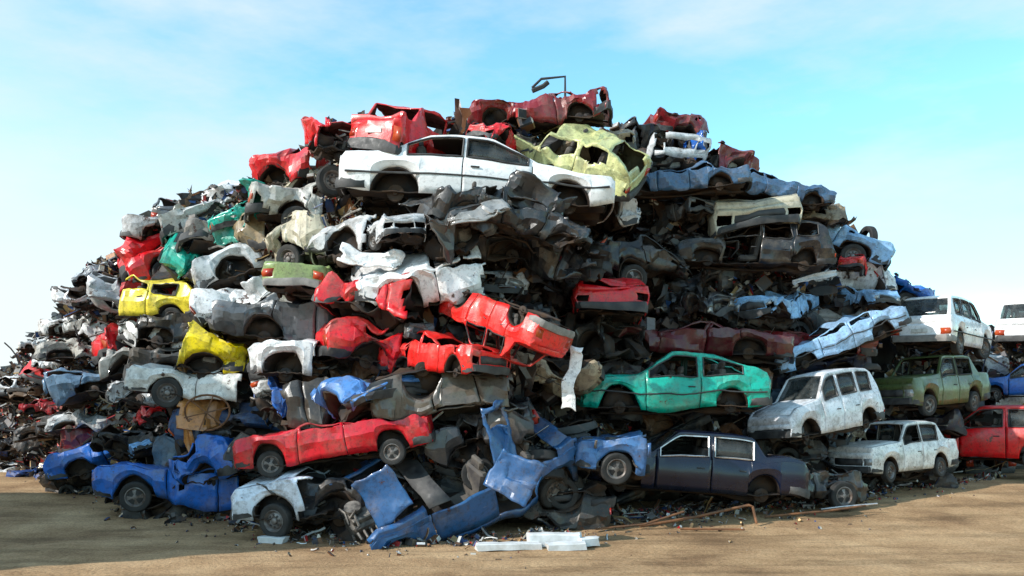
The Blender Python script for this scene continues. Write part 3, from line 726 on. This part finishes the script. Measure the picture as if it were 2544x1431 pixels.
# ------------------------------------------------- loose things
def top(o,label,cat,group=None):
    o['label']=label; o['category']=cat
    if group: o['group']=group
    return o
def panel(name,label,cat,color,px,py,w,h,tilt,yaw,cr,dz,win=False,curl=.1,pitch=0,mat='paint'):
    D=surf(px,py)+.2+dz; k=D/F; w*=k; h*=k; sd=Vector((px*.13,py*.07,1)); nx,ny=20,16; mb=MB(); 
    vs=[]
    for i in range(nx+1):
        for j in range(ny+1):
            u,v=i/nx-.5,j/ny-.5
            b0=Vector((u*w,0,v*h))
            q=Vector((u*w,curl*w*(u*u*2)+.04*math.cos(v*3.1),v*h))+noise.noise_vector(b0*1.8+sd)*cr*1.2
            for fq,aq in((2.2,1.3),(5.0,.5)):
                ds,pts=noise.voronoi(b0*fq+sd); q+=noise.noise_vector(pts[0]*5.7)*cr*aq*min(1,(ds[1]-ds[0])*5)
            e=noise.noise(b0*5+sd)*.12
            q.x*=1+e; q.z*=1-e
            vs.append(q)
    mb.v=vs
    for i in range(nx):
        for j in range(ny):
            if win and 2<=i<nx-2 and j>=ny*.5 and j<ny-2: continue
            mb.f.append([i*(ny+1)+j,(i+1)*(ny+1)+j,(i+1)*(ny+1)+j+1,i*(ny+1)+j+1]); mb.m.append(0)
    me=mesh(name,mb,[M[mat],M['inner']],True,17)
    o=obj(name,me,None,color,.025,1); o.matrix_world=Matrix.Translation(WP(px,py,D))@Matrix.Rotation(-math.radians(tilt),4,'Y')@Matrix.Rotation(math.radians(yaw),4,'Z')@Matrix.Rotation(math.radians(pitch),4,'X')
    return top(o,label,cat)
SP='scrap_panel'
mb_=(.022,.10,.26)
panel(SP,'long white strip panel hanging vertically','car panel',white,1418,940,30,165,-8,-10,.06,-2.0)
panel(SP,'dark blue torn door with window frame','car door',mb_,1245,1070,100,140,12,40,.10,-.7,win=True)
panel(SP,'dark blue flat door leaning on a wreck','car door',mb_,945,1235,110,120,32,-15,.05,-1.1)
panel(SP,'dark blue bent wing leaning on a torn car','car panel',mb_,1275,1180,120,110,-25,-15,.07,-1.2)
panel(SP,'white bonnet with a sharp bent edge','car bonnet',(.7,.7,.7),655,705,110,60,30,10,.12,-.7)
panel(SP,'teal torn panel standing upright','car panel',teal,632,510,40,100,-15,20,.16,-.6)
panel(SP,'teal crumpled panel in tangled scrap','car panel',teal,575,555,90,60,15,10,.2,-.7)
panel(SP,'light grey twisted bonnet on a dark wreck','car bonnet',(.3,.3,.29),1190,530,130,50,18,10,.16,-1.6,pitch=-30)
panel(SP,'black crushed wing panel on a dark wreck','car panel',(.03,.03,.033),1340,500,190,80,-30,10,.16,-1.5)
panel(SP,'white buckled bonnet piece in the heap','car panel',white,930,645,140,50,-12,0,.15,-.9,pitch=-40)
panel(SP,'thin silver bent sill strip','car panel',silver,2030,690,120,12,14,10,.05,-.9)
D=surf(1370,230)+.6
mb=MB(); mb.tube([WP(1322,218,D),WP(1345,196,D),WP(1404,190,D),WP(1404,248,D)],.028,6); mb.tube([WP(1322,226,D),WP(1350,214,D),WP(1362,204,D)],.05,6)
top(obj('bent_frame',mesh('bent_frame',mb,[M['plastic']])),'black bent door window frame sticking up on top','door frame')
def pipe(pts,r,mat,label,name='pipe',d=0):
    mb=MB(); mb.tube(pts,r,10); return top(obj(name,mesh(name,mb,[M[mat]])),label,name)
g=lambda px,y,z=0: Vector(((px-1272)/F*y,y,gz((px-1272)/F*y,y)+z))
pipe([g(1590,15.9,.05),g(1720,16.1,.17),g(1840,16.3,.33),g(1860,16.3,.36),g(1870,16.3,.33),g(1880,16.2,.04)],.026,'rust','rusty bent exhaust pipe lying by the base')
pipe([g(1690,15.7,.04),g(1850,15.6,.05)],.02,'rust','rusty straight pipe on the ground')
pipe([g(1480,15.6,.05),g(1600,15.8,.1),g(1700,16,.3)],.02,'rust','thin rusty bar leaning on rubble')
pipe([g(1900,16.8,.05),g(2060,16.9,.15),g(2150,17.2,.2)],.022,'rust','dark rusty bar near a black wreck')
pipe([g(2040,17.6,.05),g(2090,17.5,.12),g(2180,17.4,.2)],.02,'chrome','light metal strip on the ground')
D=surf(515,1020)-.9; mb=MB(); c0=WP(515,1025,D)
mb.tube([c0+Vector((math.cos(a)*.42,math.sin(a*2)*.05,math.sin(a)*.33)) for a in [i*math.pi/12 for i in range(25)]],.02,6)
for a in (0.3,1.3,2.4): mb.tube([c0+Vector((math.cos(a)*.42,0,math.sin(a)*.33)),c0-Vector((math.cos(a)*.42,.1,math.sin(a)*.33))],.012,5)
top(obj('rusty_hoop',mesh('rusty_hoop',mb,[M['rust']])),'rusty round metal frame leaning in the heap','metal frame')
def slab(px,y,z,w,d,h,rz,lab,name='foam_slab'):
    mb=MB(); sd=Vector((px*.1,0,0)); nx,ny=8,5; Pt=[]
    for i in range(nx+1):
        row=[]
        for (yy,zz) in ((-.5,-.5),(-.5,.4),(-.45,.5),(0,.5),(.45,.5),(.5,.4),(.5,-.5),(-.5,-.5)):
            q=Vector(((i/nx-.5)*w,yy*d,zz*h)); n_=noise.noise_vector(q*5+sd); q+=n_*.015; 
            if i in(0,nx): q.x+=n_.x*.08
            row.append(q)
        Pt.append(row)
    mb.grid(Pt); b=len(mb.v)
    mb.f+=[[j for j in range(7)],[nx*8+j for j in range(7)][::-1]]; mb.m+=[0,0]
    o=obj(name,mesh(name,mb,[M['white']],True,25)); p=g(px,y,z+h/2); o.matrix_world=Matrix.Translation(p)@Matrix.Rotation(math.radians(rz),4,'Z'); return top(o,lab,'foam slab')
slab(1262,13.9,0,1.0,.26,.10,7,'long white foam slab lying on the ground')
slab(1405,13.85,0,.62,.24,.11,12,'white foam slab on the ground')
slab(1378,14.2,.0,.85,.26,.20,4,'thick white foam slab behind other slabs')
slab(1462,14.15,.01,.32,.25,.13,20,'short white foam block beside slabs')
slab(680,14.6,.0,.4,.25,.1,-15,'grey white block of foam on the ground')
def ltyre(pos,rot,lab):
    r=bpy.data.objects.new('loose_wheel',None); COL.objects.link(r); r.matrix_world=Matrix.Translation(pos)@rot
    top(r,lab,'wheel'); obj('tyre',TYRE,r); obj('rim',RIM,r)
ltyre(WP(825,450,surf(830,455)-.1),Matrix.Rotation(.5,4,'Z'),'bare wheel standing beside a white coupe')
ltyre(WP(1345,1140,surf(1345,1140)-.1),Matrix.Rotation(1.2,4,'X'),'old tyre in the heap')
ltyre(WP(1360,1180,surf(1360,1180)-.1),Matrix.Rotation(1.3,4,'X'),'old tyre under another tyre in the heap')
rg=random.Random(5); mb=MB(); c=0
while c<1900:
    px=rg.uniform(60,2500) if rg.random()<.6 else rg.uniform(1450,2200); base=pl(px,BASED); y=base-rg.expovariate(1.5)+.4
    if y<12.2: continue
    s_=rg.uniform(.02,.30)*(1 if y>base-.9 else .4); p=g(px,y,s_*.12); shard(mb,p,s_,rg,rg.choices(['sheet','rod','block'],[4,2,4])[0]); c+=1
o=obj('scrap_litter',mesh('scrap_litter',mb,[M['scrap']],True,30)); o['kind']='stuff'; o['label']='small scrap pieces littering the dirt'; o['category']='litter'
# shed added out of view to cast the yard's left-hand shadow
EL,AZ=math.radians(34),math.radians(-116)
sd_=Vector((math.sin(AZ)*math.cos(EL),math.cos(AZ)*math.cos(EL),math.sin(EL)))
hB=8.2; mb=MB()
def wall(p,q):
    d=(q-p); l=d.length; d.normalize(); n=int(l/.3); nn=Vector((d.y,-d.x)); mb.grid([[(p.x+d.x*l*i/n+nn.x*.04*(i%2),p.y+d.y*l*i/n+nn.y*.04*(i%2),z) for z in(-.1,hB)] for i in range(n+1)])
cs=[Vector(c) for c in((-25,9.0),(-13.6,9.0),(-13.6,14.4),(-25,14.4))]
for a,b in zip(cs,cs[1:]+cs[:1]): wall(a,b)
b=len(mb.v); mb.v+=[Vector((-25.2,8.8,hB)),Vector((-13.4,8.8,hB)),Vector((-13.4,14.6,hB)),Vector((-25.2,14.6,hB)),Vector((-25.2,11.7,hB+.7)),Vector((-13.4,11.7,hB+.7))]
mb.f+=[[b,b+1,b+5,b+4],[b+4,b+5,b+2,b+3],[b+1,b+2,b+5],[b,b+4,b+3]]; mb.m+=[0]*4
o=obj('added_shadow_shed',mesh('added_shadow_shed',mb,[M['sheet']],False)); top(o,'grey corrugated shed added out of view to cast yard shadow','building')
# ------------------------------------------------- ground
mb=MB(); 
ys=[-60,-20,0,6,9]+[10+.2*i for i in range(90)]+[30,36,50,100,300,900]
xs=[-900,-300,-100,-50]+[-30+.3*i for i in range(201)]+[50,100,300,900]
def trk(x,y):
    r=0
    for c0,sl in ((11.9,.035),(13.3,.05)):
        for off in (0,.55):
            d=abs(y-(c0+off+sl*x+.25*noise.noise(Vector((x*.25,c0,off)))))
            if d<.16: r-=.018*(1-d/.16)
    return r
P=[[(x,y,gz(x,y)+.02*noise.noise(Vector((x*2,y*2,3)))+trk(x,y)) for x in xs] for y in ys]
mb.grid(P); mb.f=[f[::-1] for f in mb.f]
m,t,b=nt('packed_dirt'); tc=N(t,'ShaderNodeTexCoord'); v=tc.outputs['Object']
c=ramp(t,noi(t,v,.5,10,.68),[(.34,(.27,.16,.085)),(.5,(.46,.29,.155)),(.66,(.60,.40,.225))])
mp=N(t,'ShaderNodeMapping'); mp.inputs['Scale'].default_value=(.25,1.3,1); mp.inputs['Rotation'].default_value=(0,0,-.05); t.links.new(v,mp.inputs['Vector'])
tr=ramp(t,noi(t,mp.outputs[0],1.3,8,.65),[(.40,.62),(.52,1.03)])
c=mix(t,.7,c,tr,'MULTIPLY')
sp_=ramp(t,noi(t,v,22,7,.75),[(.38,.5),(.54,1.08)]); c=mix(t,.75,c,sp_,'MULTIPLY')
gr=ramp(t,noi(t,v,34,5,.8),[(.62,0.0),(.67,.8)]); c=mix(t,gr,c,(.62,.52,.41))
gd=ramp(t,noi(t,v,27,5,.8),[(.30,.75),(.36,0.0)]); c=mix(t,gd,c,(.10,.07,.05))
t.links.new(c,b.inputs['Base Color']); b.inputs['Roughness'].default_value=.95; b.inputs['Specular IOR Level'].default_value=.1
bump(t,b,noi(t,v,12,10,.75),.9,.05)
o=obj('ground',mesh('ground',mb,[m])); o['kind']='structure'; o['label']='sandy brown packed dirt yard'
# ------------------------------------------------- light + sky
sl=bpy.data.lights.new('sun','SUN'); sl.energy=5.0; sl.angle=math.radians(.5); sl.color=(1,.95,.88)
so=bpy.data.objects.new('sun',sl); COL.objects.link(so); so.rotation_euler=sd_.to_track_quat('Z','Y').to_euler()
w=bpy.data.worlds.new('World'); sc.world=w; w.use_nodes=True; t=w.node_tree; bg=t.nodes['Background']
sk=N(t,'ShaderNodeTexSky'); sk.sky_type='NISHITA'; sk.sun_disc=False; sk.sun_elevation=EL; sk.sun_rotation=AZ%(2*math.pi); sk.air_density=1.0; sk.dust_density=.5; sk.ozone_density=1.5
base_=mix(t,1.0,sk.outputs[0],(1.75,2.65,2.5),'MULTIPLY')
tc=N(t,'ShaderNodeTexCoord'); mp=N(t,'ShaderNodeMapping'); mp.inputs['Scale'].default_value=(1.0,1.0,3.0); mp.inputs['Rotation'].default_value=(0,.75,.2); t.links.new(tc.outputs['Generated'],mp.inputs['Vector'])
cl1=ramp(t,noi(t,mp.outputs[0],2.3,9,.58),[(.44,0.0),(.66,.85)])
c=mix(t,cl1,base_,(6.4,7.4,7.6))
sx=N(t,'ShaderNodeVectorMath',operation='DOT_PRODUCT'); t.links.new(tc.outputs['Generated'],sx.inputs[0]); sx.inputs[1].default_value=(-.75,0,-1.15)
ad=N(t,'ShaderNodeMath',operation='ADD'); ad.inputs[1].default_value=.14; t.links.new(sx.outputs['Value'],ad.inputs[0])
hz=ramp(t,ad.outputs[0],[(0.0,0.0),(.40,.95)])
c=mix(t,hz,c,(7.3,7.8,7.9))
t.links.new(c,bg.inputs[0]); bg.inputs[1].default_value=.127
# ------------------------------------------------- camera
cam=bpy.data.cameras.new('camera'); co=bpy.data.objects.new('camera',cam); COL.objects.link(co)
co.location=(0,0,CH); co.rotation_euler=(math.pi/2,0,0); cam.sensor_width=36; cam.lens=36*F/2544; cam.shift_y=(HY-715.5)/2544; cam.clip_end=3000
sc.camera=co
sc.view_settings.view_transform='Standard'; sc.view_settings.look='None'
